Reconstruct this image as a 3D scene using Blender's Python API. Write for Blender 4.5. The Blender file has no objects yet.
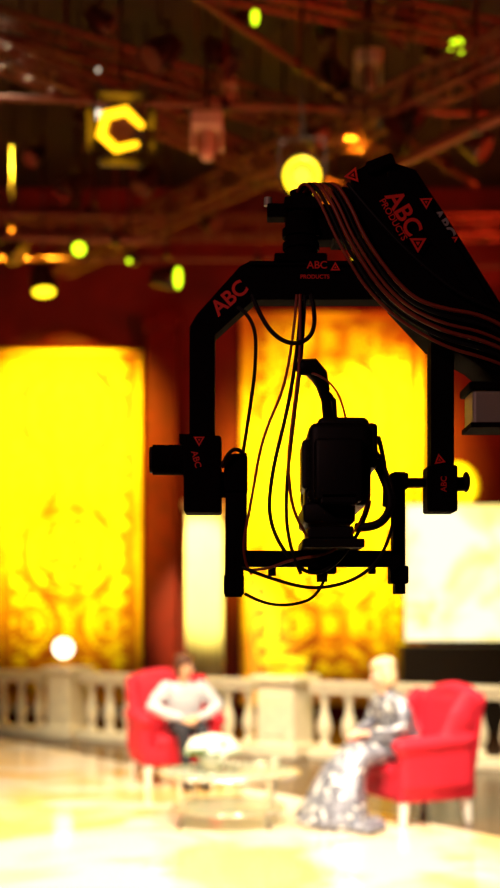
import bpy, bmesh, math, random
from mathutils import Vector, Matrix
random.seed(7)
scene = bpy.context.scene
COL = scene.collection
try:
    scene.view_settings.view_transform = 'Standard'
    scene.view_settings.look = 'None'
except Exception:
    pass
EYE = 1.7

# ------------------------------------------------------------------ materials
def mat(name, col, rough=0.5, metal=0.0, emit=None, es=0.0, noise=0.0, nscale=20.0, bump=0.0, spec=0.5):
    m = bpy.data.materials.new(name); m.use_nodes = True
    nt = m.node_tree; b = nt.nodes['Principled BSDF']
    b.inputs['Base Color'].default_value = (*col, 1)
    b.inputs['Roughness'].default_value = rough
    b.inputs['Metallic'].default_value = metal
    b.inputs['Specular IOR Level'].default_value = spec
    if emit:
        b.inputs['Emission Color'].default_value = (*emit, 1)
        b.inputs['Emission Strength'].default_value = es
    if noise > 0 or bump > 0:
        tc = nt.nodes.new('ShaderNodeTexCoord')
        n = nt.nodes.new('ShaderNodeTexNoise'); n.inputs['Scale'].default_value = nscale; n.inputs['Detail'].default_value = 4
        nt.links.new(tc.outputs['Object'], n.inputs['Vector'])
        if noise > 0:
            r = nt.nodes.new('ShaderNodeValToRGB')
            r.color_ramp.elements[0].position = 0.3; r.color_ramp.elements[1].position = 0.7
            r.color_ramp.elements[0].color = (*[c*(1-noise) for c in col], 1)
            r.color_ramp.elements[1].color = (*[min(1, c*(1+noise)) for c in col], 1)
            nt.links.new(n.outputs['Fac'], r.inputs['Fac']); nt.links.new(r.outputs['Color'], b.inputs['Base Color'])
        if bump > 0:
            bp = nt.nodes.new('ShaderNodeBump'); bp.inputs['Strength'].default_value = bump; bp.inputs['Distance'].default_value = 0.01
            nt.links.new(n.outputs['Fac'], bp.inputs['Height']); nt.links.new(bp.outputs['Normal'], b.inputs['Normal'])
    return m

M_black = mat('crane_black_paint', (0.005,0.003,0.004), 0.85, noise=0.2, nscale=60, spec=0.03)
M_rubber = mat('black_rubber', (0.006,0.003,0.004), 0.6, spec=0.2)
M_dark = mat('camera_body_plastic', (0.006,0.004,0.005), 0.5, bump=0.15, nscale=300, spec=0.25)
M_cable_red = mat('cable_red_brown', (0.30,0.032,0.010), 0.5)
M_redtxt = mat('red_decal', (0.95,0.02,0.012), 0.6)
M_greytxt = mat('white_decal', (0.35,0.3,0.3), 0.6)
M_greymetal = mat('grey_metal', (0.45,0.40,0.34), 0.5, 0.1)
M_truss = mat('truss_metal_red_tint', (0.14,0.028,0.012), 0.45, 0.4)  # grey truss metal with the red rig light put into its colour
M_lampbody = mat('lamp_body', (0.025,0.010,0.008), 0.35, 0.4)
M_palebox = mat('pale_housing', (0.55,0.34,0.24), 0.5)
M_wall = mat('wall_maroon_paint', (0.14,0.004,0.001), 0.8, noise=0.35, nscale=1.2)
M_wall2 = mat('wall_side_paint', (0.04,0.006,0.004), 0.8, noise=0.3, nscale=2)
M_ceil = mat('ceiling_black', (0.013,0.003,0.002), 0.9, noise=0.4, nscale=2)
M_darkred = mat('pilaster_darkred', (0.13,0.003,0.001), 0.6, noise=0.2, nscale=4, spec=0.2)
M_gold = mat('gold_frame', (0.85,0.42,0.02), 0.45, 0.5, bump=0.3, nscale=25)
M_cream = mat('cream_plaster', (0.96,0.86,0.46), 0.55, noise=0.05, nscale=6)
M_stone = mat('balustrade_stone', (0.94,0.84,0.64), 0.55, noise=0.08, nscale=10)
M_red = mat('red_velvet', (0.64,0.008,0.032), 0.75, noise=0.15, nscale=14, bump=0.2)
M_redbtn = mat('red_button', (0.45,0.006,0.015), 0.6)
M_white = mat('white_lacquer', (0.9,0.86,0.78), 0.3)
M_skin = mat('skin', (0.80,0.42,0.25), 0.5, noise=0.06, nscale=30)
M_skin2 = mat('skin_fair', (0.85,0.52,0.36), 0.5, noise=0.06, nscale=30)
M_lip = mat('lips', (0.6,0.12,0.12), 0.4)
M_eye = mat('eye_white', (0.9,0.9,0.88), 0.2)
M_iris = mat('iris_dark', (0.03,0.02,0.02), 0.2)
M_hair = mat('hair_brown', (0.09,0.024,0.008), 0.5, noise=0.4, nscale=60, bump=0.4)
M_hair2 = mat('hair_platinum', (0.85,0.66,0.38), 0.5, noise=0.2, nscale=60, bump=0.4)
M_sweater = mat('light_grey_sweater', (0.58,0.58,0.66), 0.85, noise=0.12, nscale=25, bump=0.3)
M_trouser = mat('dark_trousers', (0.02,0.018,0.03), 0.8, noise=0.2, nscale=20)
M_shoe = mat('black_shoes', (0.012,0.01,0.01), 0.3)
M_petal = mat('white_petals', (0.95,0.95,0.88), 0.6)
M_ypetal = mat('yellow_petals', (0.98,0.82,0.01), 0.6)
M_pcore = mat('flower_core', (0.9,0.75,0.3), 0.6)
M_leaf = mat('leaf_green', (0.10,0.28,0.05), 0.5)
M_chrome = mat('chrome', (0.92,0.88,0.78), 0.2, 1.0)
M_screenframe = mat('screen_frame', (0.02,0.010,0.006), 0.5)
M_globe = mat('globe_glass_lit', (1,0.95,0.85), 0.3, emit=(1,0.85,0.6), es=4.0)
M_goldleaf = mat('yellow_glaze', (0.98,0.80,0.01), 0.5, noise=0.05, nscale=12)

def glass(name, tint=(0.96,0.97,0.92), fac=0.38):
    m = bpy.data.materials.new(name); m.use_nodes = True
    nt = m.node_tree; nt.nodes.clear()
    o = nt.nodes.new('ShaderNodeOutputMaterial'); mx = nt.nodes.new('ShaderNodeMixShader')
    t = nt.nodes.new('ShaderNodeBsdfTransparent'); t.inputs[0].default_value = (*tint,1)
    p = nt.nodes.new('ShaderNodeBsdfPrincipled'); p.inputs['Base Color'].default_value = (0.66,0.74,0.60,1); p.inputs['Roughness'].default_value = 0.08
    mx.inputs[0].default_value = fac
    nt.links.new(t.outputs[0], mx.inputs[1]); nt.links.new(p.outputs[0], mx.inputs[2]); nt.links.new(mx.outputs[0], o.inputs[0])
    return m
M_glass = glass('table_glass'); M_glass2 = glass('tumbler_glass', fac=0.25)

def emis(name, c, s):
    return mat(name, (0.02,0.02,0.02), 0.4, emit=c, es=s)
E_green = emis('lens_lime', (0.68,1.0,0.01), 3.2)
E_yel = emis('lens_yellow', (1.0,0.70,0.01), 3.5)
E_org = emis('lens_amber', (1.0,0.46,0.005), 3.6)
E_core = emis('lens_warm_core', (1.0,0.78,0.03), 2.0)
E_orgdeep = emis('lens_deep_amber', (1.0,0.30,0.003), 1.2)
E_wht = emis('lens_white', (1.0,0.85,0.65), 2.5)
E_off = mat('lens_off', (0.25,0.10,0.06), 0.1, 0.5)
E_dimred = emis('lens_dim_red', (1.0,0.06,0.01), 0.08)

def N(nt, t, **kw):
    n = nt.nodes.new(t)
    for k, v in kw.items(): setattr(n, k, v)
    return n
def math_n(nt, op, a, b=None, c=None):
    n = N(nt, 'ShaderNodeMath', operation=op)
    for i, x in enumerate((a, b, c)):
        if x is None: continue
        if isinstance(x, (int, float)): n.inputs[i].default_value = x
        else: nt.links.new(x, n.inputs[i])
    return n.outputs[0]

def damask(name, W):
    """mirror-symmetric gold damask: ogee lattice, petalled medallions, scrollwork; W = half width of cloth"""
    m = bpy.data.materials.new(name); m.use_nodes = True
    nt = m.node_tree; b = nt.nodes['Principled BSDF']; b.inputs['Roughness'].default_value = 0.7
    tc = N(nt, 'ShaderNodeTexCoord'); sp = N(nt, 'ShaderNodeSeparateXYZ'); nt.links.new(tc.outputs['Object'], sp.inputs[0])
    ax = math_n(nt, 'ABSOLUTE', sp.outputs[0])
    P = 2.3
    zz = math_n(nt, 'ADD', sp.outputs[2], 10*P+0.15)
    pz = math_n(nt, 'PINGPONG', zz, P/2)
    def line(v, w, soft):
        mr = N(nt, 'ShaderNodeMapRange'); mr.interpolation_type='SMOOTHSTEP'
        nt.links.new(math_n(nt, 'ABSOLUTE', v), mr.inputs[0]); mr.inputs[1].default_value=w; mr.inputs[2].default_value=w+soft
        mr.inputs[3].default_value=1; mr.inputs[4].default_value=0; return mr.outputs[0]
    r = math_n(nt, 'SQRT', math_n(nt, 'ADD', math_n(nt, 'MULTIPLY', ax, ax), math_n(nt, 'MULTIPLY', pz, pz)))
    ang = math_n(nt, 'COSINE', math_n(nt, 'MULTIPLY', math_n(nt, 'ARCTAN2', pz, ax), 8.0))
    rp = math_n(nt, 'MULTIPLY_ADD', ang, 0.05, r)
    R0 = W*0.66
    med = line(math_n(nt, 'SUBTRACT', r, R0), 0.04, 0.05)
    med2 = line(math_n(nt, 'SUBTRACT', rp, R0*0.68), 0.035, 0.05)
    med3 = line(math_n(nt, 'SUBTRACT', rp, R0*0.30), 0.035, 0.05)
    cosz = math_n(nt, 'COSINE', math_n(nt, 'MULTIPLY', zz, 2*math.pi/P))
    ogx = math_n(nt, 'MULTIPLY_ADD', cosz, W*0.34, W*0.50)
    og = line(math_n(nt, 'SUBTRACT', ax, ogx), 0.035, 0.05)
    brd = line(math_n(nt, 'SUBTRACT', ax, W*0.92), 0.05, 0.03)
    beads = math_n(nt, 'MULTIPLY', line(math_n(nt, 'SUBTRACT', ax, W*0.80), 0.04, 0.03), math_n(nt, 'GREATER_THAN', math_n(nt, 'SINE', math_n(nt, 'MULTIPLY', zz, 20.0)), 0.0))
    cb = N(nt, 'ShaderNodeCombineXYZ'); nt.links.new(ax, cb.inputs[0]); nt.links.new(pz, cb.inputs[2])
    n1 = N(nt, 'ShaderNodeTexNoise'); n1.inputs['Scale'].default_value = 3.6; n1.inputs['Detail'].default_value = 2; n1.inputs['Distortion'].default_value = 2.2
    nt.links.new(cb.outputs[0], n1.inputs['Vector'])
    scroll = line(math_n(nt, 'SUBTRACT', n1.outputs['Fac'], 0.52), 0.035, 0.05)
    # wear: parts of the print are fainter
    n2 = N(nt, 'ShaderNodeTexNoise'); n2.inputs['Scale'].default_value = 0.9; nt.links.new(tc.outputs['Object'], n2.inputs['Vector'])
    lin = math_n(nt, 'MAXIMUM', med, med2)
    for o in (med3, og, brd, beads, math_n(nt, 'MULTIPLY', scroll, 0.8)): lin = math_n(nt, 'MAXIMUM', lin, o)
    lin = math_n(nt, 'MULTIPLY', lin, math_n(nt, 'MULTIPLY_ADD', n2.outputs['Fac'], 1.3, 0.10))
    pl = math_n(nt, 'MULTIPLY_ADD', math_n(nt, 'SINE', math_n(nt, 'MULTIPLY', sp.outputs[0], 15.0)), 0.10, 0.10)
    low_falloff = N(nt, 'ShaderNodeMapRange'); nt.links.new(sp.outputs[2], low_falloff.inputs[0]); low_falloff.inputs[1].default_value=-0.4; low_falloff.inputs[2].default_value=-1.6; low_falloff.inputs[3].default_value=0.0; low_falloff.inputs[4].default_value=0.20  # wash falloff put into the colour: deeper orange towards the bottom
    v = math_n(nt, 'ADD', math_n(nt, 'ADD', math_n(nt, 'MULTIPLY', lin, 0.66), pl), low_falloff.outputs[0])
    cr = N(nt, 'ShaderNodeValToRGB'); e = cr.color_ramp.elements
    e[0].position = 0.0; e[0].color = (1.0,0.93,0.03,1)
    e[1].position = 1.0; e[1].color = (0.22,0.020,0.0,1)
    x = e.new(0.28); x.color = (1.0,0.78,0.01,1)
    x = e.new(0.62); x.color = (0.66,0.22,0.002,1)
    nt.links.new(v, cr.inputs['Fac']); nt.links.new(cr.outputs[0], b.inputs['Base Color'])
    return m

def floor_light():
    m = bpy.data.materials.new('stage_floor_gloss'); m.use_nodes = True
    nt = m.node_tree; b = nt.nodes['Principled BSDF']
    tc = N(nt, 'ShaderNodeTexCoord')
    n = N(nt, 'ShaderNodeTexNoise'); n.inputs['Scale'].default_value = 0.7; n.inputs['Detail'].default_value = 3; n.inputs['Distortion'].default_value=1.0
    nt.links.new(tc.outputs['Object'], n.inputs['Vector'])
    cr = N(nt, 'ShaderNodeValToRGB'); e = cr.color_ramp.elements
    e[0].position=0.40; e[0].color=(0.85,0.55,0.20,1); e[1].position=0.56; e[1].color=(0.90,0.78,0.64,1)
    nt.links.new(n.outputs['Fac'], cr.inputs['Fac']); nt.links.new(cr.outputs[0], b.inputs['Base Color'])
    b.inputs['Roughness'].default_value = 0.10; b.inputs['Specular IOR Level'].default_value = 1.0
    return m
M_floorL = floor_light()
M_floorD = mat('dark_wood_floor', (0.065,0.020,0.006), 0.25, noise=0.3, nscale=3)

def screen_mat():
    m = bpy.data.materials.new('led_screen'); m.use_nodes = True
    nt = m.node_tree; b = nt.nodes['Principled BSDF']; b.inputs['Base Color'].default_value=(0.02,0.02,0.02,1)
    tc = N(nt, 'ShaderNodeTexCoord')
    n = N(nt, 'ShaderNodeTexNoise'); n.inputs['Scale'].default_value = 1.2; n.inputs['Distortion'].default_value = 1
    nt.links.new(tc.outputs['Object'], n.inputs['Vector'])
    cr = N(nt, 'ShaderNodeValToRGB'); e = cr.color_ramp.elements
    e[0].position=0.35; e[0].color=(1.0,0.76,0.18,1); e[1].position=0.6; e[1].color=(1,0.86,0.48,1)
    nt.links.new(n.outputs['Fac'], cr.inputs['Fac']); nt.links.new(cr.outputs[0], b.inputs['Emission Color'])
    b.inputs['Emission Strength'].default_value = 1.9
    return m
M_screen = screen_mat()

def sequin_mat():
    m = bpy.data.materials.new('silver_sequins'); m.use_nodes = True
    nt = m.node_tree; b = nt.nodes['Principled BSDF']
    tc = N(nt, 'ShaderNodeTexCoord')
    v = N(nt, 'ShaderNodeTexVoronoi'); v.inputs['Scale'].default_value = 28
    nt.links.new(tc.outputs['Object'], v.inputs['Vector'])
    sp = N(nt, 'ShaderNodeSeparateColor'); nt.links.new(v.outputs['Color'], sp.inputs[0])
    cr = N(nt, 'ShaderNodeValToRGB'); e = cr.color_ramp.elements
    e[0].position=0.2; e[0].color=(0.16,0.165,0.22,1); e[1].position=0.95; e[1].color=(1,1,1,1)  # the few white cells are glints put into the base colour
    x = e.new(0.84); x.color=(0.33,0.33,0.41,1)
    nt.links.new(sp.outputs[0], cr.inputs['Fac']); nt.links.new(cr.outputs[0], b.inputs['Base Color'])
    b.inputs['Metallic'].default_value = 0.3; b.inputs['Roughness'].default_value = 0.45
    bp = N(nt, 'ShaderNodeBump'); bp.inputs['Strength'].default_value = 0.6; bp.inputs['Distance'].default_value=0.01
    nt.links.new(sp.outputs[1], bp.inputs['Height']); nt.links.new(bp.outputs['Normal'], b.inputs['Normal'])
    return m
M_sequin = sequin_mat()

# ------------------------------------------------------------------ mesh builder
class MB:
    def __init__(s, T=None):
        s.v=[]; s.f=[]; s.mi=[]; s.sm=[]; s.mats=[]; s.T=T or Matrix.Identity(4)
    def m(s, mt):
        if mt not in s.mats: s.mats.append(mt)
        return s.mats.index(mt)
    def add(s, vs, fs, mt, smooth=False):
        o=len(s.v); k=s.m(mt)
        s.v += [s.T @ Vector(p) for p in vs]
        for f in fs: s.f.append([i+o for i in f]); s.mi.append(k); s.sm.append(smooth)
    def box(s, c, sz, mt, R=None, bev=0.0, seg=2):
        bm=bmesh.new(); bmesh.ops.create_cube(bm, size=1)
        for v in bm.verts: v.co=Vector((v.co.x*sz[0], v.co.y*sz[1], v.co.z*sz[2]))
        if bev>0: bmesh.ops.bevel(bm, geom=list(bm.edges), offset=bev, segments=seg, affect='EDGES', profile=0.5)
        R=R or Matrix.Identity(3); c=Vector(c)
        bm.verts.index_update()
        s.add([c+R@v.co for v in bm.verts], [[v.index for v in f.verts] for f in bm.faces], mt, bev>0 and seg>2)
        bm.free()
    def chain(s, pts, rad, mt, side=None, n=14, cap='round', smooth=True):
        pts=[Vector(p) for p in pts]; rad=[(r,r) if isinstance(r,(int,float)) else r for r in rad]
        tang=[]
        for i in range(len(pts)):
            a=pts[max(i-1,0)]; b=pts[min(i+1,len(pts)-1)]; t=(b-a); tang.append(t.normalized() if t.length>1e-9 else Vector((0,0,1)))
        sd=Vector(side) if side else (Vector((1,0,0)) if abs(tang[0].x)<0.8 else Vector((0,1,0)))
        rings=[]
        def ring(c,t,a,b):
            nonlocal sd
            u=sd-t*sd.dot(t)
            if u.length<1e-4: u=t.orthogonal()
            u.normalize(); w=t.cross(u)
            return [c+u*(a*math.cos(2*math.pi*k/n))+w*(b*math.sin(2*math.pi*k/n)) for k in range(n)]
        if cap=='round':
            a,b=rad[0]; h=min(a,b)
            for q in (80,60,38,18): rings.append(ring(pts[0]-tang[0]*h*math.sin(math.radians(q)),tang[0],a*math.cos(math.radians(q)),b*math.cos(math.radians(q))))
        for i,p in enumerate(pts): 
            if not side and i: 
                u=sd-tang[i]*sd.dot(tang[i])
                if u.length>1e-4: sd=u.normalized()
            rings.append(ring(p,tang[i],*rad[i]))
        if cap=='round':
            a,b=rad[-1]; h=min(a,b)
            for q in (18,38,60,80): rings.append(ring(pts[-1]+tang[-1]*h*math.sin(math.radians(q)),tang[-1],a*math.cos(math.radians(q)),b*math.cos(math.radians(q))))
        vs=[p for r in rings for p in r]; fs=[]
        for i in range(len(rings)-1):
            for k in range(n):
                k2=(k+1)%n; fs.append([i*n+k,i*n+k2,(i+1)*n+k2,(i+1)*n+k])
        s.add(vs,fs,mt,smooth)
        s.add(rings[0],[list(range(n))[::-1]],mt,False); s.add(rings[-1],[list(range(n))],mt,False)
    def cyl(s,p0,p1,r0,mt,r1=None,n=16): s.chain([p0,p1],[r0,r0 if r1 is None else r1],mt,n=n,cap='flat')
    def ell(s,c,r,mt,R=None,n=16,m=10):
        R=R or Matrix.Identity(3); c=Vector(c); vs=[]; fs=[]
        for i in range(1,m):
            a=math.pi*i/m
            for k in range(n):
                b=2*math.pi*k/n
                vs.append(c+R@Vector((r[0]*math.sin(a)*math.cos(b),r[1]*math.sin(a)*math.sin(b),r[2]*math.cos(a))))
        top=len(vs); vs.append(c+R@Vector((0,0,r[2]))); vs.append(c-R@Vector((0,0,r[2])))
        for i in range(m-2):
            for k in range(n):
                k2=(k+1)%n; fs.append([i*n+k,(i+1)*n+k,(i+1)*n+k2,i*n+k2])
        for k in range(n):
            k2=(k+1)%n; fs.append([top,k,k2]); fs.append([top+1,(m-2)*n+k2,(m-2)*n+k])
        s.add(vs,fs,mt,True)
    def lathe(s,prof,c,mt,n=24,sq=False):
        c=Vector(c); vs=[]; fs=[]
        for r,z in prof:
            for k in range(n):
                a=2*math.pi*(k+0.5)/n; vs.append(c+Vector((r*math.cos(a),r*math.sin(a),z)))
        for i in range(len(prof)-1):
            for k in range(n):
                k2=(k+1)%n; fs.append([i*n+k,i*n+k2,(i+1)*n+k2,(i+1)*n+k])
        fs.append(list(range(n))[::-1]); fs.append([(len(prof)-1)*n+k for k in range(n)])
        s.add(vs,fs,mt,not sq)
    def prism(s,poly,y0,y1,mt):
        n=len(poly); vs=[(x,y0,z) for x,z in poly]+[(x,y1,z) for x,z in poly]
        fs=[list(range(n)),list(range(n,2*n))[::-1]]+[[i,i+n,(i+1)%n+n,(i+1)%n] for i in range(n)]
        s.add(vs,fs,mt)
    def build(s,name,origin=(0,0,0),parent=None,bevel=0,voxel=0,smooth=0):
        o=Vector(origin); me=bpy.data.meshes.new(name)
        me.from_pydata([p-o for p in s.v],[],s.f)
        for mt in s.mats: me.materials.append(mt)
        for i,p in enumerate(me.polygons): p.material_index=s.mi[i]; p.use_smooth=s.sm[i]
        me.validate()
        bm=bmesh.new(); bm.from_mesh(me)
        if voxel: bmesh.ops.remove_doubles(bm,verts=bm.verts,dist=1e-6)
        bmesh.ops.recalc_face_normals(bm,faces=bm.faces); bm.to_mesh(me); bm.free()
        ob=bpy.data.objects.new(name,me); COL.objects.link(ob); ob.location=o
        if parent: ob.parent=parent; ob.location=o-Vector(parent.location)
        if bevel:
            b=ob.modifiers.new('bevel','BEVEL'); b.width=bevel; b.segments=2; b.limit_method='ANGLE'
        if voxel:
            r=ob.modifiers.new('remesh','REMESH'); r.mode='VOXEL'; r.voxel_size=voxel; r.use_smooth_shade=True
            if smooth:
                sm=ob.modifiers.new('smooth','SMOOTH'); sm.iterations=smooth; sm.factor=0.5
        return ob
def empty(name,loc):
    e=bpy.data.objects.new(name,None); COL.objects.link(e); e.location=loc; e.empty_display_size=0.2; return e
def RZ(a): return Matrix.Rotation(math.radians(a),4,'Z')

# ------------------------------------------------------------------ room shell
CE=8.6; YB=19.5; YF=-3.0; XL=-7.5; XR=7.5
b=MB(); b.box((0,(YB+YF)/2,CE+0.1),(XR-XL,YB-YF,0.2),M_ceil); b.build('ceiling',(0,8,CE+0.1))
b=MB(); b.box((0,YB+0.1,CE/2),(XR-XL,0.2,CE),M_wall); b.build('wall_back',(0,YB,0))
b=MB(); b.box((XL-0.1,(YB+YF)/2,CE/2),(0.2,YB-YF,CE),M_wall2); b.build('wall_left',(XL,8,0))
b=MB(); b.box((XR+0.1,(YB+YF)/2,CE/2),(0.2,YB-YF,CE),M_wall2); b.build('wall_right',(XR,8,0))
b=MB(); b.box((0,YF-0.1,CE/2),(XR-XL,0.2,CE),M_wall2); b.build('wall_front',(0,YF,0))
p0=(-5.74,YB); p1=(XR,1.46)   # seam line between light stage floor and dark timber
me=bpy.data.meshes.new('floor')
me.from_pydata([(XL,YF,0),(XR,YF,0),(XR,p1[1],0),(p0[0],YB,0),(XL,YB,0),(XR,YB,0)]+[(XL,YF,-.15),(XR,YF,-.15),(XR,YB,-.15),(XL,YB,-.15)],[],
   [(0,1,2,3,4),(3,2,5),(6,9,8,7)])
me.materials.append(M_floorL); me.materials.append(M_floorD); me.polygons[1].material_index=1; me.polygons[2].material_index=1
fo=bpy.data.objects.new('floor',me); COL.objects.link(fo)
b=MB(); b.box((0,YB-0.03,0.1),(XR-XL,0.06,0.2),M_darkred); b.build('baseboard_back',(0,YB-0.03,0.1))

def panel(x0,x1,z1,mt):
    cx=(x0+x1)/2; w=x1-x0; y=YB-0.07
    b=MB(); b.box((cx,y,z1/2+0.15),(w,0.1,z1-0.3),mt)
    for sx in (-1,1): b.box((cx+sx*(w/2+0.03),y-0.03,z1/2+0.15),(0.06,0.16,z1-0.3),M_gold,bev=0.02)
    b.box((cx,y-0.03,z1+0.05),(w+0.16,0.18,0.12),M_gold,bev=0.03); b.box((cx,y-0.03,0.30),(w+0.16,0.18,0.2),M_gold,bev=0.03)
    b.ell((cx,y-0.05,z1+0.22),(0.5,0.08,0.2),M_darkred); b.ell((cx-0.5,y-0.05,z1+0.12),(0.25,0.07,0.1),M_darkred); b.ell((cx+0.5,y-0.05,z1+0.12),(0.25,0.07,0.1),M_darkred)
    return b.build('damask_hanging',(cx,y,2.8))
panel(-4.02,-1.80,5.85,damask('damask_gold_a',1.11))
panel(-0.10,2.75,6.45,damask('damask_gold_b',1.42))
b=MB(); b.box((-1.40,19.2,3.2),(0.5,0.5,6.4),M_darkred,bev=0.03); b.box((-1.40,19.18,0.2),(0.58,0.56,0.4),M_darkred,bev=0.03); b.box((-1.40,19.18,6.3),(0.58,0.58,0.25),M_darkred,bev=0.03); b.build('pilaster',(-1.40,19.2,0))
b=MB(); b.box((-0.68,18.1,1.75),(0.56,0.5,3.0),M_cream,bev=0.02); b.box((-0.68,18.1,0.15),(0.72,0.66,0.3),M_cream,bev=0.03); b.box((-0.68,18.1,3.32),(0.66,0.6,0.14),M_cream,bev=0.03)
for i in range(4): b.cyl((-0.86+0.12*i,17.84,0.4),(-0.86+0.12*i,17.84,3.1),0.03,M_cream)
b.build('square_pillar',(-0.68,18.1,0))

# LED screen on plinth
b=MB(); sx0,sx1=2.2,5.6; y=17.0
b.box(((sx0+sx1)/2,y+0.08,2.27),(sx1-sx0+0.04,0.14,1.96),M_screenframe,bev=0.02)
b.box(((sx0+sx1)/2,y-0.005,2.27),(sx1-sx0,0.03,1.92),M_screen)
b.box(((sx0+sx1)/2,y+0.2,0.62),(sx1-sx0+0.1,0.6,1.24),M_screenframe,bev=0.02)
b.build('led_video_screen',(3.9,17,0))
b2=MB(Matrix.Translation((3.32,19.49,3.75))@Matrix.Rotation(math.radians(90),4,'X')); b2.lathe([(0.01,0),(0.40,0),(0.40,0.05),(0.34,0.09),(0.30,0.06),(0.12,0.11),(0.01,0.12)],(0,0,0),M_goldleaf,n=32); b2.build('gilded_medallion',(3.32,19.49,3.75))

# ------------------------------------------------------------------ balustrade
bal_prof=[(0.075,0),(0.075,0.05),(0.045,0.07),(0.04,0.1),(0.075,0.17),(0.088,0.24),(0.075,0.32),(0.045,0.42),(0.034,0.5),(0.045,0.54),(0.04,0.56),(0.07,0.59),(0.07,0.63)]
def balustrade(a,c,n):
    a=Vector(a); c=Vector(c); d=(c-a); L=d.length; ang=math.atan2(d.y,d.x); R=Matrix.Rotation(ang,3,'Z'); mid=(a+c)/2
    b=MB()
    b.box(mid+Vector((0,0,0.06)),(L,0.26,0.12),M_stone,R,bev=0.015)
    b.box(mid+Vector((0,0,0.80)),(L,0.2,0.09),M_stone,R,bev=0.02); b.box(mid+Vector((0,0,0.87)),(L,0.27,0.06),M_stone,R,bev=0.015)
    for i in range(n):
        p=a+d*((i+0.5)/n); b.lathe(bal_prof,(p.x,p.y,0.12),M_stone,n=16)
    return b.build('stone_balustrade',(mid.x,mid.y,0))
def post(x,y,ang,w=0.4):
    R=Matrix.Rotation(math.radians(ang),3,'Z'); b=MB()
    b.box((x,y,0.08),(w+.1,w+.1,0.16),M_stone,R,bev=0.02); b.box((x,y,0.5),(w,w,0.76),M_stone,R,bev=0.02)
    b.box((x,y,0.5),(w*0.7,w+0.03,0.5),M_stone,R,bev=0.01); b.box((x,y,0.92),(w+.12,w+.12,0.09),M_stone,R,bev=0.025)
    return b.build('balustrade_post',(x,y,0))
P=[(-5.6,18.1),(-2.5,16.4),(0.42,14.3),(3.75,12.5),(6.4,11.2)]
def between(i,n):
    a=Vector((*P[i],0)); c=Vector((*P[i+1],0)); d=(c-a).normalized()
    balustrade(a+d*(0.36 if i==2 else 0.30),c-d*(0.36 if i==1 else 0.30),n)
between(0,9); between(1,9); between(2,10); between(3,8)
for i in (1,2,3): post(P[i][0],P[i][1],-32,0.50 if i==2 else 0.4)
b=MB(); gx,gy=P[1]; b.lathe([(0.09,0),(0.09,0.03),(0.04,0.06),(0.03,0.12),(0.06,0.15)],(gx-0.05,gy,0.965),M_gold); b.ell((gx-0.05,gy,1.22),(0.14,0.14,0.14),M_globe); b.build('globe_lamp',(gx,gy,0.965))
# low planter of yellow flowers on the centre post
ux,uy=P[2]; b=MB(); b.lathe([(0.24,0),(0.25,0.01),(0.27,0.11),(0.28,0.12),(0.25,0.12),(0.05,0.10)],(ux,uy,0.966),M_goldleaf)
for i in range(70):
    th=random.random()*2*math.pi; rr=0.27*math.sqrt(random.random()); zz_=0.966+0.12+0.09*(1-(rr/0.3)**2)
    b.ell((ux+rr*math.cos(th),uy+rr*math.sin(th),zz_),(0.045,0.045,0.028),M_ypetal,n=8,m=6)
b.build('yellow_flower_planter',(ux,uy,0.965))

# ------------------------------------------------------------------ armchair
def armchair(x,y,ang,name='armchair'):
    T=Matrix.Translation((x,y,0))@RZ(ang); e=empty(name,(x,y,0))
    b=MB(T); Rb=Matrix.Rotation(math.radians(-9),3,'X')
    b.box((0,0,0.29),(0.78,0.72,0.2),M_red,bev=0.04,seg=3)
    for s in (-1,1):
        b.box((s*0.36,-0.03,0.46),(0.13,0.66,0.36),M_red,bev=0.04,seg=3)
        b.chain([(s*0.37,-0.35,0.64),(s*0.37,0.25,0.67)],[(0.085,0.07),(0.085,0.07)],M_red)
        b.chain([(s*0.37,0.08,0.68),(s*0.39,0.20,0.84),(s*0.37,0.30,1.0)],[(0.05,0.08),(0.05,0.13),(0.05,0.10)],M_red,side=(1,0,0))
    b.box((0,0.33,0.66),(0.80,0.15,0.74),M_red,Rb,bev=0.06,seg=3)
    b.chain([(-0.34,0.39,0.98),(-0.18,0.40,1.03),(0,0.40,1.05),(0.18,0.40,1.03),(0.34,0.39,0.98)],[(0.08,0.08)]*5,M_red)
    b.build('upholstery',(x,y,0.3),e,voxel=0.018,smooth=4)
    b=MB(T); b.box((0,-0.06,0.415),(0.57,0.62,0.13),M_red,bev=0.045,seg=4); b.build('seat_cushion',(x,y,0.4),e)
    b=MB(T)
    for r in range(4):
        z=0.62+0.13*r
        for c in range(-2,3):
            cx=c*0.13+(0.065 if r%2 else 0)
            if abs(cx)<0.3: b.ell((cx,0.265+0.16*(z-0.62)-0.005,z),(0.014,0.01,0.014),M_redbtn,n=8,m=6)
    b.build('tuft_buttons',(x,y,0.8),e)
    b=MB(T)
    for sx in (-1,1):
        for sy in (-1,1): b.chain([(sx*0.32,sy*0.29,0.22),(sx*0.33,sy*0.30,0.12),(sx*0.335,sy*0.31,0.0)],[0.045,0.040,0.028],M_white,cap='flat')
    b.build('legs',(x,y,0.1),e)
    return e

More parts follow.
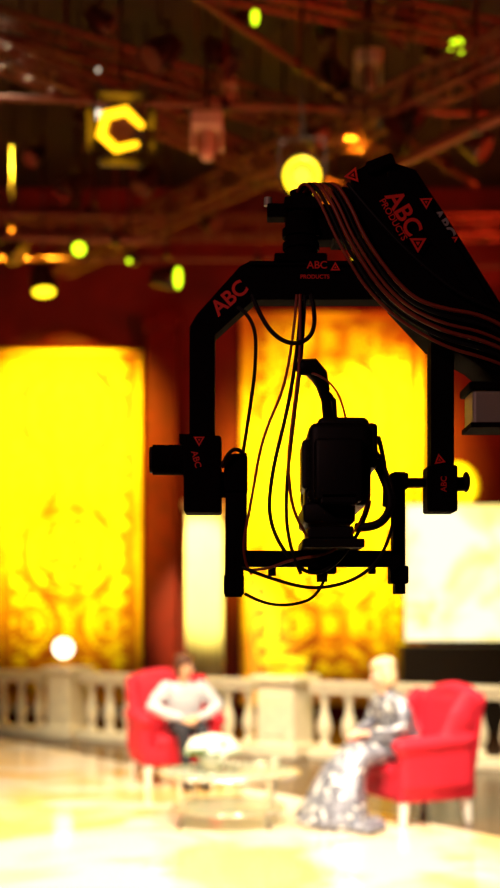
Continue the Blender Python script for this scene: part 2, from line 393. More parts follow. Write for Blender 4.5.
# ------------------------------------------------------------------ people helpers
def hand(b,w,d,nrm,thumb,mt,curl=0.5,L=0.17):
    w=Vector(w); d=Vector(d).normalized(); nrm=Vector(nrm); nrm=(nrm-d*nrm.dot(d)).normalized(); s=Vector(thumb); s=(s-d*s.dot(d)-nrm*s.dot(nrm)).normalized()
    b.chain([w-d*0.03,w,w+d*0.045,w+d*0.085],[(0.027,0.021),(0.029,0.019),(0.040,0.016),(0.040,0.013)],mt,side=s,n=14)
    lens=[0.066,0.075,0.070,0.055]
    for i,l in enumerate(lens):
        o=s*(0.030-0.020*i); base=w+d*(0.082-0.004*abs(i-1)); base+=o
        p=[base]; cur=base; ang=0
        for k,fr in enumerate((0.45,0.32,0.23)):
            ang+=curl*(0.55 if k else 0.4)
            cur=cur+(d*math.cos(ang)-nrm*math.sin(ang)+s*0.05*(1.5-i))*l*fr; p.append(cur)
        b.chain(p,[0.0098,0.009,0.0082,0.007],mt,n=10)
    base=w+d*0.03+s*0.03
    b.chain([base-s*0.01,base+d*0.022+s*0.022-nrm*0.006,base+d*0.048+s*0.026-nrm*0.014,base+d*0.066+s*0.020-nrm*0.02],[0.014,0.012,0.0105,0.008],mt,n=10)

def head(par,T,c,Rl,skin,hairm):
    H=T@Matrix.Translation(c)@Rl.to_4x4(); o=H.translation
    b=MB(H)
    b.ell((0,0.012,0.018),(0.073,0.09,0.098),skin)
    b.chain([(0,-0.025,0.0),(0,-0.038,-0.06),(0,-0.05,-0.088)],[(0.062,0.055),(0.048,0.045),(0.026,0.022)],skin,side=(1,0,0))
    b.chain([(0,-0.078,0.018),(0,-0.098,-0.012),(0,-0.088,-0.022)],[0.008,0.012,0.011],skin)
    b.chain([(-0.04,-0.07,0.03),(0,-0.078,0.034),(0.04,-0.07,0.03)],[0.011]*3,skin)
    for s in (-1,1):
        b.ell((s*0.075,0.01,-0.005),(0.010,0.020,0.032),skin)
        b.ell((s*0.036,-0.062,-0.025),(0.022,0.018,0.022),skin)
    b.chain([(0,0.025,-0.19),(0,0.015,-0.12),(0,0.0,-0.04)],[0.060,0.050,0.052],skin,side=(1,0,0))
    b.build('head',o,par,voxel=0.006,smooth=2)
    b=MB(H)
    for s in (-1,1):
        b.ell((s*0.030,-0.076,0.008),(0.013,0.010,0.009),M_eye,n=12,m=8); b.ell((s*0.030,-0.0845,0.008),(0.006,0.004,0.006),M_iris,n=10,m=6)
        b.chain([(s*0.014,-0.088,0.030),(s*0.032,-0.088,0.036),(s*0.050,-0.074,0.029)],[0.003,0.004,0.002],M_hair,n=8)
    b.chain([(-0.022,-0.078,-0.047),(0,-0.089,-0.043),(0.022,-0.078,-0.047)],[0.003,0.005,0.003],M_lip,n=8)
    b.chain([(-0.018,-0.078,-0.050),(0,-0.089,-0.053),(0.018,-0.078,-0.050)],[0.003,0.006,0.003],M_lip,n=8)
    b.build('face_features',o,par)
    b=MB(H)
    b.ell((0,0.032,0.045),(0.092,0.098,0.09),hairm)
    b.ell((0,-0.035,0.092),(0.070,0.054,0.038),hairm)
    for s in (-1,1): b.ell((s*0.080,0.02,0.03),(0.026,0.05,0.06),hairm)
    b.ell((0,0.065,-0.02),(0.086,0.062,0.09),hairm)
    for s in (-1,1): b.ell((s*0.088,0.02,-0.02),(0.026,0.047,0.07),hairm)
    b.ell((0.0,0.03,0.095),(0.098,0.098,0.055),hairm); b.ell((-0.035,-0.06,0.075),(0.035,0.025,0.03),hairm)
    b.build('hair',o,par,voxel=0.007,smooth=2)

# ------------------------------------------------------------------ left sitter
CH1=(-0.78,12.2,18)
armchair(*CH1)
T=Matrix.Translation((CH1[0]+0.12,CH1[1]-0.12,0))@RZ(14); e=empty('seated_person',T.translation)
e.location=(T.translation.x,T.translation.y,0)
b=MB(T)
b.chain([(0,0.06,0.57),(0,0.06,0.69),(0,0.05,0.82),(0,0.035,0.92),(0,0.02,0.98),(0,0.01,1.01)],[(0.185,0.13),(0.17,0.125),(0.195,0.13),(0.20,0.11),(0.12,0.085),(0.065,0.06)],M_sweater,side=(1,0,0),n=20)
for s in (-1,1):
    b.chain([(s*0.175,0.03,0.94),(s*0.265,0.0,0.84),(s*0.335,-0.04,0.755),(s*0.23,-0.19,0.71),(s*0.10,-0.30,0.67)],[0.080,0.080,0.068,0.058,0.042],M_sweater)
b.build('sweater',T.translation+Vector((0,0,0.8)),e,voxel=0.012,smooth=3)
b=MB(T)
b.chain([(0,0.09,0.575),(0,-0.02,0.575)],[(0.18,0.10),(0.17,0.095)],M_trouser,side=(1,0,0))
for s in (-1,1):
    b.chain([(s*0.09,0.0,0.57),(s*0.10,-0.25,0.565),(s*0.10,-0.48,0.54)],[0.092,0.082,0.066],M_trouser)
    b.chain([(s*0.10,-0.48,0.54),(s*0.09,-0.52,0.34),(s*0.085,-0.53,0.10)],[0.066,0.06,0.045],M_trouser)
b.build('trousers',T.translation+Vector((0,0,0.5)),e,voxel=0.013,smooth=3)
b=MB(T)
for s in (-1,1):
    b.chain([(s*0.085,-0.51,0.05),(s*0.09,-0.60,0.042),(s*0.095,-0.70,0.034)],[(0.042,0.048),(0.045,0.038),(0.036,0.03)],M_shoe,side=(1,0,0))
    b.chain([(s*0.085,-0.53,0.05),(s*0.085,-0.53,0.13)],[0.044,0.042],M_shoe)
b.build('shoes',T.translation,e,voxel=0.009,smooth=2)
b=MB(T)
hand(b,(0.085,-0.31,0.67),(-0.75,-0.55,-0.12),(0.2,-0.4,1),(-0.4,0.5,0.3),M_skin,0.7)
hand(b,(-0.085,-0.31,0.65),(0.75,-0.5,-0.12),(-0.2,-0.4,1),(0.4,0.5,0.3),M_skin,0.7)
b.build('hands',T.translation+Vector((0,-0.3,0.67)),e,voxel=0.0045,smooth=1)
head(e,T,(0,-0.03,1.145),Matrix.Rotation(math.radians(22),3,'Z')@Matrix.Rotation(math.radians(6),3,'X'),M_skin,M_hair)

# ------------------------------------------------------------------ right sitter (woman in sequin gown)
CH2=(1.36,9.95,-66)
armchair(*CH2)
T=Matrix.Translation((CH2[0],CH2[1],0))@RZ(CH2[2]); e=empty('seated_woman',(CH2[0],CH2[1],0))
b=MB(T)
b.chain([(0,-0.08,0.58),(0,-0.13,0.71),(0,-0.19,0.85),(0,-0.235,0.965),(0,-0.255,1.025),(0,-0.265,1.06)],[(0.19,0.15),(0.16,0.14),(0.18,0.15),(0.185,0.12),(0.11,0.08),(0.06,0.055)],M_sequin,side=(1,0,0),n=20)
b.chain([(0,-0.06,0.59),(0,-0.35,0.58),(0,-0.54,0.55),(0,-0.65,0.42),(0,-0.71,0.25),(0,-0.75,0.06)],[(0.20,0.115),(0.20,0.105),(0.20,0.12),(0.22,0.16),(0.28,0.21),(0.36,0.27)],M_sequin,side=(1,0,0),n=28,cap='flat')
for i in range(11):
    a=math.radians(180+18*i); cx=0.34*math.cos(a); cy=-0.73+0.27*math.sin(a)
    b.chain([(cx*0.55,-0.63+(cy+0.73)*0.5,0.46),(cx*0.8,cy*0.5-0.36,0.25),(cx,cy,0.05)],[0.03,0.045,0.05],M_sequin)
b.chain([(0.25,-0.55,0.05),(0.40,-0.60,0.04),(0.46,-0.75,0.036)],[(0.1,0.035)]*3,M_sequin,side=(1,0,0))
for s in (-1,1):
    b.chain([(s*0.16,-0.24,0.97),(s*0.23,-0.24,0.87),(s*0.26,-0.27,0.77),(s*0.21,-0.37,0.74),(s*0.12,-0.46,0.735)],[0.072,0.068,0.058,0.050,0.038],M_sequin)
b.build('sequin_gown',T.translation+Vector((0,0,0.6)),e,voxel=0.013,smooth=2)
b=MB(T)
hand(b,(0.11,-0.475,0.735),(-0.65,-0.75,-0.1),(0.1,-0.2,1),(-0.6,0.5,0.1),M_skin2,0.5)
hand(b,(-0.11,-0.475,0.725),(0.6,-0.8,-0.1),(-0.1,-0.2,1),(0.6,0.5,0.1),M_skin2,0.5)
b.build('hands',T@Vector((0,-0.48,0.73)),e,voxel=0.0045,smooth=1)
head(e,T,(0,-0.305,1.19),Matrix.Rotation(math.radians(-8),3,'Z')@Matrix.Rotation(math.radians(6),3,'X'),M_skin2,M_hair2)
b=MB(T)
for s in (-1,1):
    b.chain([(s*0.07,-0.90,0.045),(s*0.075,-0.99,0.035),(s*0.08,-1.06,0.028)],[(0.035,0.04),(0.036,0.03),(0.025,0.022)],M_greymetal,side=(1,0,0))
b.build('shoes',T@Vector((0,-1,0.03)),e)

# ------------------------------------------------------------------ coffee table + things on it
tx,ty=-0.17,9.75
b=MB()
b.lathe([(0.01,0),(0.56,0),(0.575,0.008),(0.56,0.016),(0.01,0.016)],(tx,ty,0.40),M_glass,n=64)
b.lathe([(0.01,0),(0.44,0),(0.45,0.006),(0.44,0.012),(0.01,0.012)],(tx,ty,0.12),M_glass,n=64)
def ringpts(r,z,n=48): return [(tx+r*math.cos(2*math.pi*i/n),ty+r*math.sin(2*math.pi*i/n),z) for i in range(n+1)]
b.chain(ringpts(0.575,0.408),[0.012]*49,M_chrome,n=8,cap='flat'); b.chain(ringpts(0.455,0.126),[0.011]*49,M_chrome,n=8,cap='flat')
for i in range(4):
    a=math.radians(40+90*i); c,s=math.cos(a),math.sin(a)
    b.chain([(tx+0.5*c,ty+0.5*s,0.40),(tx+0.50*c,ty+0.50*s,0.30),(tx+0.455*c,ty+0.455*s,0.126),(tx+0.5*c,ty+0.5*s,0.0)],[0.018,0.018,0.018,0.02],M_chrome,cap='flat')
b.build('coffee_table',(tx,ty,0))
b=MB(); fx,fy=-0.31,9.85; fz=0.417
b.lathe([(0.05,0),(0.07,0.01),(0.10,0.06),(0.12,0.12),(0.115,0.12),(0.06,0.03)],(fx,fy,fz),M_white)
for i in range(60):
    u=random.random(); th=random.random()*2*math.pi; ph=math.acos(1-u*1.0)
    d=Vector((math.sin(ph)*math.cos(th),math.sin(ph)*math.sin(th),math.cos(ph)))
    c=Vector((fx+d.x*0.21,fy+d.y*0.18,fz+0.14+d.z*0.14))
    r=random.uniform(0.028,0.040); q=d.to_track_quat('Z','Y').to_matrix()
    for k in range(6):
        a=k*math.pi/3; b.ell(c+q@Vector((r*0.7*math.cos(a),r*0.7*math.sin(a),0)),(r*0.6,r*0.38,r*0.22),M_petal,q@Matrix.Rotation(a,3,'Z')@Matrix.Rotation(-0.4,3,'Y'),n=8,m=6)
    b.ell(c+d*0.006,(r*0.3,)*3,M_pcore,n=8,m=6)
    b.cyl((fx,fy,fz+0.06),c,0.003,M_leaf,n=6)
for i in range(16):
    th=i*math.pi/8; d=Vector((math.cos(th),math.sin(th),0.1)); q=d.to_track_quat('X','Z').to_matrix()
    b.ell(Vector((fx,fy,fz+0.12))+d*0.19,(0.06,0.022,0.004),M_leaf,q,n=10,m=6)
b.build('flower_arrangement',(fx,fy,fz))
for gx,gy in ((0.08,9.62),(0.2,9.8)):
    b=MB(); b.lathe([(0.028,0),(0.035,0.005),(0.038,0.11),(0.035,0.11),(0.030,0.012),(0.004,0.010)],(gx,gy,0.417),M_glass2,n=20); b.build('drinking_glass',(gx,gy,0.417))

# ------------------------------------------------------------------ rigging
CT=CE-0.004
def truss(p,q,w=0.26,seg=0.3,hang=True):
    p=Vector(p); q=Vector(q); t=(q-p).normalized(); L=(q-p).length; s=t.cross(Vector((0,0,1))).normalized(); u=Vector((0,0,1))
    b=MB(); n=int(L/seg)
    cor=[s*w/2+u*w/2,-s*w/2+u*w/2,-s*w/2-u*w/2,s*w/2-u*w/2]
    for c in cor: b.cyl(p+c,q+c,0.025,M_truss,n=8)
    for i in range(n+1):
        a=p+t*(L*i/n)
        for k in range(4): b.cyl(a+cor[k],a+cor[(k+1)%4],0.012,M_truss,n=6)
        if i<n:
            a2=p+t*(L*(i+1)/n)
            for k in range(4):
                c1,c2=(cor[k],cor[(k+1)%4]) if i%2 else (cor[(k+1)%4],cor[k])
                b.cyl(a+c1,a2+c2,0.012,M_truss,n=6)
    if hang:
        for fr in (0.08,0.5,0.92):
            a=p+t*L*fr; b.cyl(a+u*w/2,Vector((a.x,a.y,CT)),0.012,M_truss,n=6)
    return b.build('lighting_truss',(p+q)/2)
truss((-2.8,17.6,6.8),(4.6,7.9,6.8),0.28)
truss((-5.4,9.85,7.5),(1.6,14.8,7.5),0.26)
truss((-0.8,11.6,7.9),(5.2,13.9,7.9),0.24)
truss((-6.5,14.2,6.35),(-1.0,14.6,6.35),0.24)
truss((-5.5,17.3,7.25),(5.5,17.3,7.25),0.28)
truss((-3.2,10.6,7.05),(2.0,16.4,7.05),0.22)
def pipe(p,q,r):
    p=Vector(p); q=Vector(q); b=MB(); b.cyl(p,q,r,M_truss,n=12)
    for fr in (0.1,0.5,0.9):
        a=p.lerp(q,fr); b.cyl(a,(a.x,a.y,CT),0.012,M_truss,n=6); b.box(a,(0.09,0.09,0.14),M_lampbody,bev=0.01)
    b.build('lighting_pipe',(p+q)/2)
pipe((0.6,13.3,6.2),(3.6,8.9,6.2),0.06)
pipe((-4.5,13.4,5.95),(-1.2,13.7,5.95),0.03)
pipe((-4.0,12.0,6.9),(3.5,12.6,6.9),0.03)
pipe((-2.0,9.0,7.4),(3.0,16.0,7.4),0.035)
pipe((-3.5,15.6,6.3),(0.5,15.6,6.3),0.03)
pipe((1.6,15.8,6.2),(5.5,15.2,6.2),0.03)

def at(u,v,d): return Vector(((u-250)/1200*d, d, EYE+(613-v)/1200*d))   # surveyed sight-line -> metres
def lamp(pos,r,lens,aim=None,kind='par',L=None,pole=True,squash=1):
    pos=Vector(pos); aim=Vector(aim if aim else (0,0,EYE))-pos if not isinstance(aim,Vector) else aim
    aim=aim.normalized(); L=L or r*2.6
    b=MB(); back=pos-aim*L
    side=aim.cross(Vector((0,0,1))).normalized(); up=side.cross(aim)
    b.chain([pos-aim*0.002,pos-aim*0.01,pos-aim*L*0.5,back],[r*1.15,r*1.18,r*1.05,r*0.75],M_lampbody,n=20,cap='flat')
    if kind=='ring':
        b.chain([pos+aim*0.02+side*math.cos(k*math.pi/3+3.9)*r*0.95+up*math.sin(k*math.pi/3+3.9)*r*0.85 for k in range(6)],[r*0.15,r*0.2,r*0.24,r*0.24,r*0.22,r*0.15],lens,n=8)
        b.chain([pos-aim*0.001,pos+aim*0.012],[r*0.6,r*0.55],E_off,n=16,cap='flat')
    elif kind=='halo':
        b.chain([pos-aim*0.001,pos+aim*0.006],[r*0.5,r*0.48],lens,n=20,cap='flat')
        b.chain([pos+aim*0.02+side*math.cos(k*math.pi/8)*r*0.86+up*math.sin(k*math.pi/8)*r*0.86 for k in range(17)],[r*0.14]*17,E_yel,n=8)
        b.chain([pos-aim*0.001,pos+aim*0.003],[r*0.98,r*0.97],E_orgdeep,n=20,cap='flat')
    else:
        b.chain([pos-aim*0.001,pos+aim*0.006],[(r,r*squash),(r*0.97,r*0.97*squash)],lens,n=20,cap='flat',side=side)
    if kind in('barn','ring'):
        Rm=Matrix((side,aim,up)).transposed()
        for s in (-1,1):
            b.box(pos+up*s*r*1.35+aim*r*0.5,(r*2,r*1.1,0.008),M_lampbody,Rm@Matrix.Rotation(s*0.4,3,'X'))
            b.box(pos+side*s*r*1.35+aim*r*0.5,(0.008,r*1.1,r*2),M_lampbody,Rm@Matrix.Rotation(-s*0.4,3,'Z'))
    mid=pos-aim*L*0.4
    for s in (-1,1): b.cyl(mid+side*s*r*1.25,mid+side*s*r*1.25+Vector((0,0,r*2)),0.012,M_lampbody,n=8)
    b.cyl(mid-side*r*1.25+Vector((0,0,r*2)),mid+side*r*1.25+Vector((0,0,r*2)),0.012,M_lampbody,n=8)
    b.cyl(mid-side*r*1.25,mid+side*r*1.25,0.012,M_lampbody,n=8)
    if pole: b.cyl(mid+Vector((0,0,r*2)),(mid.x,mid.y,CT),0.014,M_lampbody,n=8)
    return b.build('stage_light',pos)
lamp(at(457,47,13),0.085,E_green)
lamp(at(79,249,13),0.070,E_green)
lamp(at(129,261,14),0.025,E_green)
lamp(at(178,278,14),0.12,E_green,aim=Vector((0.93,-0.25,-0.1)))
lamp(at(44,292,14),0.13,E_yel,aim=Vector((0.1,-0.18,-0.85)))
lamp(at(121,130,10.5),0.19,E_org,kind='ring')
lamp(at(97,120,12.5),0.10,E_wht,aim=Vector((0.75,-0.45,-0.3)))
lamp(at(302,176,11),0.170,E_core,kind='halo')
lamp(at(365,259,12),0.11,E_yel,aim=Vector((-0.1,-0.20,-0.9)))
lamp(at(255,17,13),0.08,E_green,aim=Vector((0.85,-0.35,-0.2)))
lamp(at(284,141,13.5),0.02,E_wht)
lamp(at(98,70,13),0.015,E_wht,aim=Vector((0.4,-0.5,-0.4)))
lamp(at(350,120,13.5),0.02,E_orgdeep); lamp(at(322,139,12),0.10,E_off,aim=Vector((0.6,-0.5,-0.4)))
for (u,v,d) in ((25,70,12.8),(60,95,13.5),(150,60,12.6),(175,100,14),(225,60,13),(262,120,14.5),(330,40,13),(400,130,12),(430,60,13.4),(30,160,13.5),(70,190,14.5),(140,190,14),(215,225,15.5),(20,255,14.6),(340,90,14),(485,150,11.6),(395,40,13),(110,30,12.5),(480,85,12.5),(100,225,15)):
    lamp(at(u,v,d),random.uniform(0.09,0.15),random.choice([E_off,E_off,E_dimred]),aim=Vector((random.uniform(-1,1),random.uniform(-0.8,0.3),-0.8)),kind=random.choice(['par','barn']))
def moving_head(pos,s):
    pos=Vector(pos); b=MB()
    b.box(pos+Vector((0,0,s*0.5)),(s,s*0.8,s*0.5),M_palebox,bev=0.02)
    for k in (-1,1): b.box(pos+Vector((k*s*0.45,0,-s*0.05)),(s*0.14,s*0.4,s*0.75),M_palebox,bev=0.015)
    b.chain([pos+Vector((0,0.12*s,0.1*s)),pos+Vector((0,-0.1*s,-0.55*s))],[s*0.3,s*0.24],M_palebox)
    b.cyl(pos+Vector((0,0,s*0.7)),(pos.x,pos.y,CT),0.02,M_lampbody)
    b.build('moving_head_light',pos)
moving_head(at(207,138,11.5),0.30); moving_head(at(368,72,12.5),0.28); moving_head(at(228,92,13.5),0.2)

# ------------------------------------------------------------------ camera crane (jib) with remote head, plane 3 m away
U=1/400.0
cr=empty('camera_crane',(1.45,2.65,0))
def c(u,v,y=3.0): return Vector(((u-250)*U, y, EYE+(613-v)*U))
def pz(*pts): return [((u-250)*U, EYE+(613-v)*U) for u,v in pts]
b=MB()
b.prism(pz((190,512),(190,330),(197,318),(240,270),(250,265),(400,265),(441,316),(452,330),(452,512),(429,512),(429,340),(392,303),(254,303),(215,338),(215,512)),2.965,3.035,M_black)
b.build('pan_frame',c(320,300),cr,bevel=0.003)
b=MB()
b.box(c(321,268),(0.36,0.09,0.012),M_black,bev=0.003); b.box(c(300,263),(0.13,0.11,0.02),M_black,bev=0.004)
b.cyl(c(301,264),c(301,215),0.040,M_black,n=28); b.cyl(c(301,238),c(301,230),0.047,M_black,n=28); b.cyl(c(301,250),c(301,244),0.046,M_black,n=28)
b.box(c(301,208),(0.085,0.09,0.03),M_black,bev=0.004); b.cyl(c(301,205),c(301,192),0.028,M_black,n=20)
b.box(c(277,213),(0.05,0.05,0.035),M_black,bev=0.004); b.cyl(c(268,206),c(268,198),0.01,M_greymetal)
b.box(c(328,222,3.03),(0.14,0.07,0.09),M_black,bev=0.006); b.box(c(350,215,3.03),(0.09,0.1,0.13),M_black,bev=0.006)
b.build('pan_column',c(301,240),cr)
b=MB()
b.box(c(203,476),(0.092,0.10,0.19),M_black,bev=0.006); b.cyl(c(153,460),c(185,460),0.038,M_black,n=28); b.cyl(c(150,460),c(154,460),0.033,M_rubber,n=28)
b.cyl(c(183,460),c(190,460),0.042,M_black,n=28); b.cyl(c(215,485),c(240,485),0.020,M_black,n=20); b.cyl(c(220,485),c(228,485),0.032,M_black,n=24)
b.box(c(440,490),(0.075,0.09,0.115),M_black,bev=0.006); b.cyl(c(452,484),c(466,484),0.018,M_rubber,n=16); b.ell(c(466,482),(0.010,0.026,0.026),M_rubber)
b.cyl(c(400,483),c(430,483),0.012,M_black,n=16); b.box(c(412,483),(0.05,0.05,0.02),M_black)
b.box(c(190,440),(0.05,0.07,0.02),M_black)
b.build('tilt_motors',c(200,480),cr)
b=MB()
b.prism(pz((226,456),(247,454),(247,551),(392,551),(392,473),(404,473),(404,594),(394,594),(394,567),(244,567),(242,597),(225,597)),2.97,3.03,M_black)
b.box(c(236,475),(0.058,0.075,0.09),M_black,bev=0.004); b.box(c(234,585),(0.05,0.07,0.05),M_black,bev=0.004); b.box(c(398,575),(0.045,0.07,0.045),M_black,bev=0.004); b.box(c(398,482),(0.045,0.065,0.04),M_black,bev=0.004)
b.box(c(322,570),(0.07,0.06,0.02),M_black,bev=0.003); b.cyl(c(322,570),c(322,582),0.014,M_rubber); b.cyl(c(272,567),c(272,576),0.010,M_rubber); b.cyl(c(372,567),c(372,574),0.010,M_rubber)
b.build('tilt_cradle',c(315,560),cr,bevel=0.002)
b=MB()
b.box(c(330,546),(0.15,0.26,0.022),M_dark,bev=0.004); b.box(c(328,535),(0.11,0.22,0.03),M_dark,bev=0.004)
b.box(c(326,517,3.02),(0.125,0.30,0.05),M_dark,bev=0.01,seg=3)
b.box(c(336,470,3.03),(0.15,0.34,0.20),M_dark,bev=0.022,seg=4)
b.box(c(340,436,3.0),(0.125,0.24,0.06),M_dark,bev=0.016,seg=4)
b.box(c(334,478,2.85),(0.115,0.06,0.15),M_dark,bev=0.010,seg=3)
b.box(c(334,505,2.84),(0.09,0.04,0.03),M_dark,bev=0.006)
b.box(c(306,470,2.95),(0.03,0.14,0.12),M_dark,bev=0.008); b.box(c(367,452,2.96),(0.03,0.16,0.11),M_dark,bev=0.010); b.box(c(309,500,2.95),(0.03,0.1,0.06),M_dark,bev=0.008)
for i in range(4): b.cyl(c(309,450+i*11,2.90),c(309,450+i*11,2.87),0.009,M_dark,n=12)
b.cyl(c(334,480,3.18),c(334,480,3.42),0.055,M_dark,n=28); b.cyl(c(334,480,3.42),c(334,480,3.50),0.065,M_dark,n=28)
b.box(c(334,425,3.16),(0.06,0.10,0.04),M_dark,bev=0.008)
b.build('broadcast_camera',c(334,480),cr)
b=MB()
b.chain([c(302,373,2.93),c(310,372,2.94),c(318,380,2.95),c(323,392,2.96)],[(0.020,0.020),(0.026,0.024),(0.024,0.022),(0.015,0.015)],M_rubber)
b.chain([c(321,388,2.96),c(325,402,2.97),c(328,420,2.99)],[0.016,0.012,0.014],M_rubber)
b.chain([c(321,385,3.0),c(335,398,3.04),c(338,420,3.10)],[0.007]*3,M_rubber)
b.build('viewfinder_arm',c(318,390),cr)
b=MB()
b.prism(pz((350,182),(378,168),(412,180),(440,222),(500,318),(850,772),(812,832),(500,392),(470,368),(430,346),(392,305),(356,245)),2.93,3.09,M_black)
b.prism(pz((384,182),(410,190),(500,335),(500,350),(384,196)),2.915,2.935,M_black)
b.box(c(377,176,3.0),(0.07,0.18,0.03),M_black,Matrix.Rotation(math.radians(-20),3,'Y'),bev=0.005)
b.build('boom_arm',c(430,280),cr,bevel=0.004)
b=MB(); b.box(c(497,412,2.98),(0.15,0.12,0.09),M_greymetal,bev=0.008); b.box(c(497,392,2.98),(0.17,0.14,0.02),M_black,bev=0.004); b.box(c(497,430,2.98),(0.16,0.13,0.012),M_black); b.box(c(520,390,3.0),(0.05,0.05,0.14),M_black); b.build('control_box',c(495,410),cr)
b=MB(); px,py=1.45,3.01
b.cyl((px,py,0.14),(px,py,1.15),0.07,M_black,n=24); b.box((px,py,1.2),(0.16,0.24,0.22),M_black,bev=0.01)
b.box((px,py,0.14),(0.7,0.7,0.06),M_black,bev=0.01)
for sx in (-1,1):
    for sy in (-1,1): b.box((px+sx*0.32,py+sy*0.32,0.14),(0.1,0.1,0.05),M_black); b.cyl((px+sx*0.32,py+sy*0.32-0.03,0.07),(px+sx*0.32,py+sy*0.32+0.03,0.07),0.07,M_rubber,n=24)
b.build('pedestal_dolly',(px,py,0),cr)
b=MB(); b.cyl((1.45,3.01,1.2),(1.85,3.01,0.80),0.04,M_black)
for i in range(4): q=Vector((1.68+0.05*i,3.01,0.97-0.05*i)); b.chain([q,q+Vector((0.03,0,-0.03))],[0.16,0.16],M_rubber,n=28,cap='flat')
b.build('counterweights',(1.8,3,0.9),cr)
def cable(pts,r,mt,name='cable'):
    cu=bpy.data.curves.new(name,'CURVE'); cu.dimensions='3D'; cu.bevel_depth=r; cu.bevel_resolution=3; cu.resolution_u=10
    sp=cu.splines.new('NURBS'); sp.points.add(len(pts)-1); sp.use_endpoint_u=True; sp.order_u=3
    for i,p in enumerate(pts): q=p-Vector(cr.location); sp.points[i].co=(*q,1)
    cu.materials.append(mt); o=bpy.data.objects.new(name,cu); COL.objects.link(o); o.parent=cr
for i in range(6):
    o=i*5.5; mt=M_rubber if i%3==1 else M_cable_red
    cable([c(297+i*3,196,2.97),c(302+o,188,2.93),c(318+o*1.0,215,2.90),c(334+o,255,2.89),c(370+o*1.1,314-o*0.3,2.89),c(430,356-o*1.3,2.88),c(480,370-o*1.5,2.87),c(530,392-o,2.88),c(600,474-o,2.91)],0.0038+0.0006*(i%3),mt)
cable([c(345,195,2.92),c(375,235,2.905),c(420,280,2.90),c(460,310,2.90),c(520,330,2.91),c(560,380,2.93)],0.005,M_rubber)
cable([c(301,306,2.96),c(297,350,2.93),c(288,410,2.92),c(270,480,2.92),c(268,530,2.93),c(300,575,2.94),c(330,572,2.95),c(360,530,2.90),c(365,505,2.88)],0.005,M_rubber)
cable([c(304,300,2.96),c(302,350,2.94),c(292,430,2.92),c(284,500,2.92),c(288,550,2.93),c(300,575,2.93)],0.0045,M_rubber)
cable([c(299,300,2.95),c(300,360,2.92),c(292,420,2.90),c(286,470,2.90),c(292,520,2.92),c(308,540,2.94)],0.004,M_cable_red)
cable([c(296,300,2.95),c(290,380,2.93),c(262,440,2.92),c(252,500,2.93),c(240,560,2.94),c(252,575,2.95)],0.0035,M_cable_red)
cable([c(252,300,2.95),c(262,330,2.93),c(285,352,2.92),c(308,348,2.92),c(315,325,2.93),c(310,300,2.95)],0.0055,M_rubber)
cable([c(238,312,2.95),c(255,325,2.93),c(256,370,2.93),c(249,420,2.93),c(243,456,2.95)],0.0045,M_rubber)
cable([c(242,568,2.95),c(270,580,2.93),c(320,592,2.93),c(372,572,2.91),c(392,520,2.89),c(385,480,2.89),c(370,452,2.91)],0.0045,M_rubber)
cable([c(245,594,2.96),c(262,604,2.94),c(292,606,2.93),c(318,596,2.94),c(325,575,2.96)],0.004,M_rubber)
cable([c(245,570,2.96),c(262,572,2.94),c(292,560,2.93),c(330,556,2.92),c(358,528,2.88),c(364,500,2.86)],0.0035,M_cable_red)
cable([c(372,465,2.92),c(384,490,2.90),c(386,515,2.88),c(370,532,2.88),c(352,530,2.90)],0.011,M_rubber)
cable([c(376,440,2.95),c(384,470,2.92),c(380,510,2.90)],0.006,M_rubber)
cable([c(308,378,2.93),c(325,385,2.90),c(342,410,2.92),c(345,432,2.94)],0.003,M_cable_red)
cable([c(222,470,2.95),c(232,445,2.93),c(243,456,2.95)],0.005,M_rubber)
def text(s,u,v,y,size,ang,mt,name='decal_text'):
    cu=bpy.data.curves.new(name,'FONT'); cu.body=s; cu.size=size; cu.extrude=0.0006; cu.align_x='CENTER'; cu.align_y='CENTER'; cu.offset=0.0012 if size>0.03 else 0.0002
    o=bpy.data.objects.new(name,cu); COL.objects.link(o); cu.materials.append(mt); o.parent=cr
    p=c(u,v,y)-Vector(cr.location)
    o.matrix_local=Matrix.Translation(p)@Matrix.Rotation(math.radians(-ang),4,'Y')@Matrix.Rotation(math.radians(90),4,'X')
def tri(b,u,v,y,s,ang=0):
    T=Matrix.Translation(c(u,v,y))@Matrix.Rotation(math.radians(-ang),4,'Y'); o=[]; i_=[]
    for k in range(3):
        a=math.radians(90+120*k); o.append((math.cos(a)*s,math.sin(a)*s)); i_.append((math.cos(a)*s*0.55,math.sin(a)*s*0.55))
    vs=[T@Vector((x,-0.001,z)) for x,z in o+i_]; b.add(vs,[[k,(k+1)%3,(k+1)%3+3,k+3] for k in range(3)],M_redtxt)
    b.add([T@Vector((x*0.5,-0.001,z*0.5)) for x,z in i_],[[0,1,2]],M_redtxt)
text('ABC',230,302,2.963,0.052,41,M_redtxt); text('ABC',316,271,2.95,0.026,0,M_redtxt); text('PRODUCTS',314,281,2.963,0.014,0,M_redtxt)
text('ABC',399,225,2.913,0.060,-60,M_redtxt); text('PRODUCTS',389,231,2.913,0.022,-60,M_redtxt)
text('ABC',438,234,2.927,0.040,-58,M_greytxt); text('ABC',197,462,2.92+0.029,0.022,-75,M_redtxt); text('ABC',441,486,2.953,0.02,90,M_redtxt)
b=MB(); tri(b,413,254,2.913,0.024,-60); tri(b,350,187,2.92,0.022,-20); tri(b,334,273,2.954,0.014,0); tri(b,200,443,2.948,0.016,180); tri(b,437,462,2.96,0.016,10); tri(b,447,250,2.926,0.018,-58); tri(b,421,214,2.913,0.018,-58)
b.build('decal_logos',c(400,250),cr)

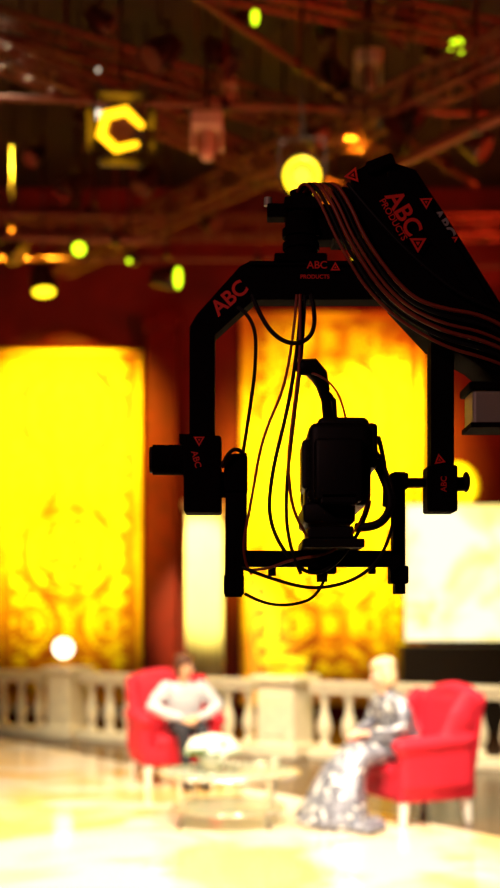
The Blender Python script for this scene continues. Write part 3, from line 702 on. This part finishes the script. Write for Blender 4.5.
# ------------------------------------------------------------------ lights
def spot(name,loc,target,energy,col,deg,blend=0.5,rad=0.15):
    l=bpy.data.lights.new(name,'SPOT'); l.energy=energy; l.color=col; l.spot_size=math.radians(deg); l.spot_blend=blend; l.shadow_soft_size=rad
    o=bpy.data.objects.new(name,l); COL.objects.link(o); o.location=loc
    o.rotation_euler=(Vector(target)-Vector(loc)).to_track_quat('-Z','Y').to_euler()
WY=(1.0,0.80,0.03)
spot('wall_wash_lamp',(-3.0,14.2,7.4),(-2.95,19.4,4.1),9000,WY,42,0.8)
spot('wall_wash_lamp',(1.25,14.2,7.4),(1.35,19.4,4.3),12500,WY,46,0.8)
spot('wall_wash_lamp',(-2.8,15.6,1.6),(-2.9,19.4,2.4),500,WY,62,0.9)
spot('wall_wash_lamp',(1.5,15.4,1.6),(1.4,19.4,2.6),500,WY,62,0.9)
spot('pillar_lamp',(-1.2,14.6,4.6),(-0.68,18.0,2.2),4200,(1,0.84,0.25),24,0.5)
spot('medallion_lamp',(3.0,16.6,4.8),(3.32,19.4,3.75),1000,(1,0.85,0.05),15,0.5)
KW=(1.0,0.83,0.57)
spot('stage_key_lamp',(-2.0,4.6,8.2),(-0.6,10.4,0.2),4500,KW,52,0.7,0.3)
spot('stage_key_lamp',(2.4,4.6,8.2),(0.8,9.6,0.2),4100,KW,50,0.7,0.3)
spot('stage_back_lamp',(-3.2,12.4,8.2),(0.0,9.6,0.3),2100,(1,0.82,0.5),48,0.7,0.3)
spot('stage_left_lamp',(-5.5,10,8.2),(-3.0,12,0.3),3500,(1,0.83,0.5),55,0.8,0.3)
spot('stage_front_lamp',(0.4,6.2,8.3),(0.4,7.8,0),3900,(1,0.86,0.66),60,0.9,0.3)
spot('balustrade_lamp',(1.0,8.5,8.0),(0.8,14.3,0.5),2000,(1,0.78,0.42),50,0.8,0.2)
spot('planter_lamp',(0.4,12.4,4.0),(0.42,14.3,1.1),380,(1,0.85,0.05),16,0.5,0.1)
spot('rig_red_lamp',(-4.5,7.0,3.6),(-1.0,14,7.3),420,(1,0.06,0.012),75,0.8)
spot('rig_red_lamp',(5.0,7.0,3.6),(2.2,12.5,6.4),2000,(1,0.05,0.010),60,0.9)
spot('rig_warm_lamp',(0.0,5.0,4.6),(-0.5,13,7.6),80,(1,0.40,0.2),70,0.8)
spot('wall_red_lamp',(3.8,15,7.9),(2.6,19.4,5.2),600,(1,0.09,0.02),70,0.8)
spot('crane_fill',(-1.8,0.2,3.6),(0.1,3,2.3),70,(1,0.50,0.45),45,0.7,0.2)  # added weak fill, only there to make the crane decals visible

w=bpy.data.worlds.new('studio_dark'); scene.world=w; w.use_nodes=True
w.node_tree.nodes['Background'].inputs[0].default_value=(0.05,0.008,0.004,1); w.node_tree.nodes['Background'].inputs[1].default_value=0.25

# ------------------------------------------------------------------ camera
cd=bpy.data.cameras.new('photo_camera'); co=bpy.data.objects.new('photo_camera',cd); COL.objects.link(co)
co.location=(0,0,EYE); co.rotation_euler=(math.radians(90),0,0)
cd.sensor_width=36; cd.sensor_height=36; cd.sensor_fit='AUTO'; cd.lens=1200/888*36; cd.shift_y=169/888; cd.clip_end=100
cd.dof.use_dof=True; cd.dof.focus_distance=2.95; cd.dof.aperture_fstop=1.6
scene.camera=co
